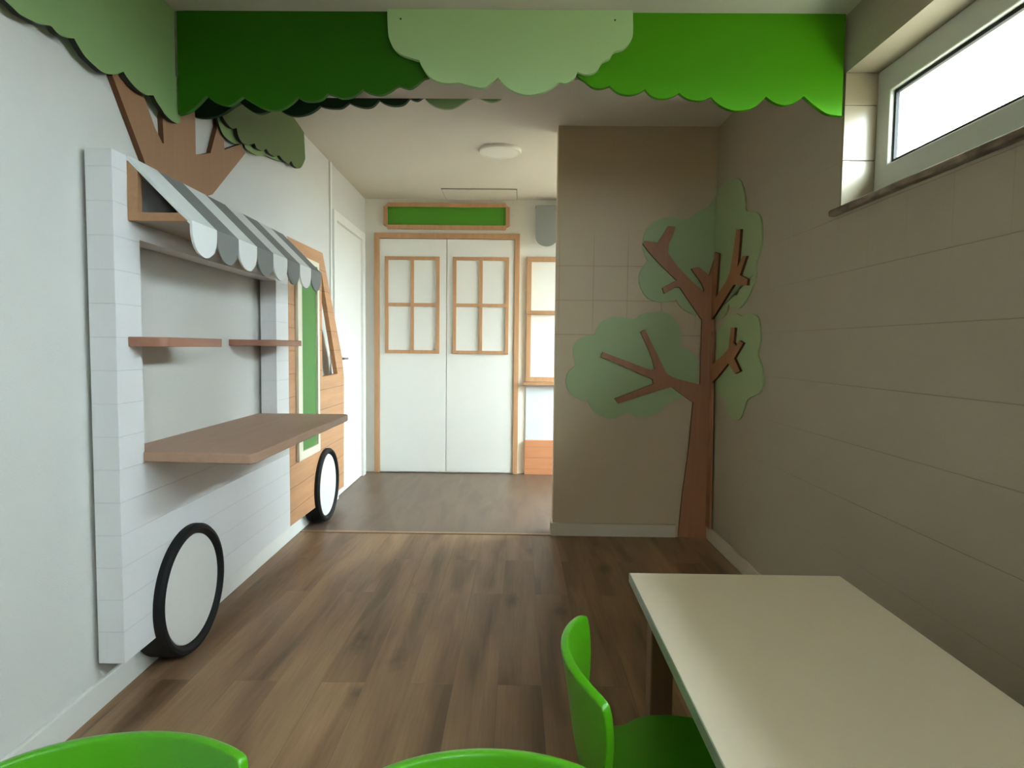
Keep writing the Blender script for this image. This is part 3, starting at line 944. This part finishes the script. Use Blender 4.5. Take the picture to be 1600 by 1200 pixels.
BRL = [(1118, 497), (1096, 499), (1062, 449), (1055, 449), (1038, 459), (1035, 450), (1057, 438), (1023, 404), (1004, 381), (1008, 376), (1028, 379), (1034, 370), (1044, 353), (1055, 354), (1052, 366), (1045, 380), (1044, 396),
       (1068, 426), (1100, 456), (1096, 443), (1080, 420), (1092, 417), (1108, 430), (1113, 415), (1118, 400)]
on_part('branch', BRL, TREEDARK, YP - .022, YP - .0085, 20)
R1 = [(1110, 499), (1110, 478), (1120, 462), (1134, 440), (1140, 426), (1146, 390), (1150, 358), (1157, 358), (1155, 385), (1152, 418), (1160, 400), (1166, 400), (1156, 430), (1168, 436), (1167, 446), (1146, 445), (1118, 490)]
on_right('branch', R1, TREEDARK, .0085, .022, 20, ymax=YP - .025)
R2 = [(1106, 586), (1112, 570), (1126, 558), (1138, 545), (1140, 528), (1142, 512), (1148, 512), (1146, 535), (1150, 540), (1155, 532), (1161, 536), (1147, 560), (1156, 580), (1148, 584), (1138, 568), (1134, 572), (1118, 592), (1108, 600)]
on_right('branch', R2, TREEDARK, .0085, .022, 20, ymax=YP - .025)
R3 = [(1112, 478), (1113, 440), (1116, 394), (1123, 396), (1120, 440), (1117, 478)]
on_right('branch', R3, TREEDARK, .0085, .022, 20, ymax=YP - .025)
mb = MB(FW)
tmp = MB(FR).prism([(3.60, .079), (YP - .025, .079), (YP - .025, 1.24), (3.645, 1.24)], 0, -.022, -.0085)
mb.v = [tuple(FR @ Vector(v)) for v in tmp.v]; mb.f, mb.mi = tmp.f, tmp.mi
mb.build('trunk', TREEDARK, tree, bevel=.001)

# ------------------------------------------------------------------ table and chairs
TX0, TX1, TY0, TY1, TH = .307, .881, .42, 1.668, .520
tb = thing('table', ((TX0 + TX1) / 2, 1.05, 0), FW, 'low cream topped children\'s table beside the right wall', 'table')
MB().prism(rect(TX0 + .002, TX1 - .002, TY0 + .002, TY1 - .002), 2, TH - .024, TH).build('tabletop', TABLETOP, tb, bevel=.001)
tag(MB().prism([rect(TX0, TX1, TY0, TY1), rect(TX0 + .0025, TX1 - .0025, TY0 + .0025, TY1 - .0025)], 2, TH - .025, TH - .001).build('edging', EDGE, tb), 'grey edge band')
ap = MB()
for y in (TY0 + .15, TY1 - .17): ap.box(TX0 + .075, TX1 - .075, y - .01, y + .012, TH - .085, TH - .0245)
for x in (TX0 + .05, TX1 - .05): ap.box(x - .01, x + .01, TY0 + .18, TY1 - .20, TH - .085, TH - .0245)
ap.build('apron', LEGW, tb)
for x in (TX0 + .024, TX1 - .080):
    for y in (TY0 + .12, TY1 - .188):
        MB().box(x, x + .056, y, y + .056, 0, TH - .0245).build('leg', LEGW, tb, bevel=.004)


def chair(x, y, rz, label, prefix_group='green chairs at the children\'s tables'):
    root = bpy.data.objects.new('chair', None)
    COL.objects.link(root)
    root.location = (x, y, 0)
    root.rotation_euler = (0, 0, rz)
    tag(root, label, 'chair', prefix_group)
    FRAMES[root.name] = (FW, (0, 0, 0))
    # rows: (x forward, z, half width, forward wrap at the sides, lift at the sides)
    seat = [(.175, .283, .120, -.020, -.004), (.178, .296, .140, -.012, -.002), (.165, .303, .156, -.006, .002), (.13, .304, .170, 0, .006), (.07, .301, .176, 0, .012),
            (.02, .299, .176, 0, .012), (-.012, .298, .170, 0, .008), (-.035, .298, .152, 0, .002), (-.065, .299, .148, 0, .002), (-.100, .304, .148, .004, .004),
            (-.128, .318, .150, .012, .006)]
    back = [(-.128, .318, .150, .012, .006), (-.143, .340, .152, .018, .004), (-.152, .37, .155, .026, 0), (-.158, .41, .164, .038, 0), (-.163, .45, .172, .046, 0),
            (-.169, .49, .176, .052, 0), (-.175, .525, .177, .054, -.002), (-.179, .545, .175, .054, -.006), (-.182, .557, .170, .052, -.010)]
    for nm, rows in (('seat', seat), ('backrest', back)):
        vs, fs = [], []
        n = 17
        for (px, z, hw, wrap, lift) in rows:
            for k in range(n):
                t = -1 + 2 * k / (n - 1)
                vs.append((px + wrap * t * t, hw * t, z + lift * (t ** 2 if nm == 'seat' else t ** 4)))
        for r in range(len(rows) - 1):
            for k in range(n - 1):
                a = r * n + k
                fs.append((a, a + 1, a + n + 1, a + n))
        me = bpy.data.meshes.new(nm)
        me.from_pydata(vs, [], fs)
        me.materials.append(CHAIR)
        me.polygons.foreach_set('use_smooth', [True] * len(me.polygons))
        ob = bpy.data.objects.new(nm, me)
        COL.objects.link(ob); ob.parent = root
        s = ob.modifiers.new('solid', 'SOLIDIFY'); s.thickness = .018; s.offset = 0
        s2 = ob.modifiers.new('bevel', 'BEVEL'); s2.width = .004; s2.segments = 2; s2.limit_method = 'ANGLE'; s2.angle_limit = math.radians(50)
        s3 = ob.modifiers.new('sub', 'SUBSURF'); s3.levels = 1; s3.render_levels = 2
    # rolled rim around the back
    for sx in (-1, 1):
        for (a, b) in (((.115, sx * .125, .288), (.150, sx * .150, .0)), ((-.085, sx * .120, .290), (-.165, sx * .150, .0))):
            lg = MB()
            p0, p1 = Vector(a), Vector(b)
            N = 6
            prev = None
            for k in range(N):
                q0, q1 = p0.lerp(p1, k / N), p0.lerp(p1, (k + 1) / N)
            lg.tube(p0, p1, .017, .012, 16)
            for v in range(len(lg.v)):
                if lg.v[v][2] < .02: lg.v[v] = (lg.v[v][0], lg.v[v][1], 0.0)
            lg.build('leg', CHAIR, root, smooth=True, bevel=.002)
    return root


chair(.276, 1.163, 0, 'green plastic child\'s chair tucked side-on under the cream table')
chair(-.541, .698, math.radians(-90 + 7), 'green plastic chair facing the camera at the bottom left, nearest the left wall')
chair(-.035, .672, math.radians(-90), 'green plastic chair facing the camera at the bottom centre, between the other two')

for ob in list(bpy.data.objects):
    if ob.type == 'MESH' and ob.parent is None and 'category' not in ob and 'kind' not in ob:
        print('UNTAGGED', ob.name)
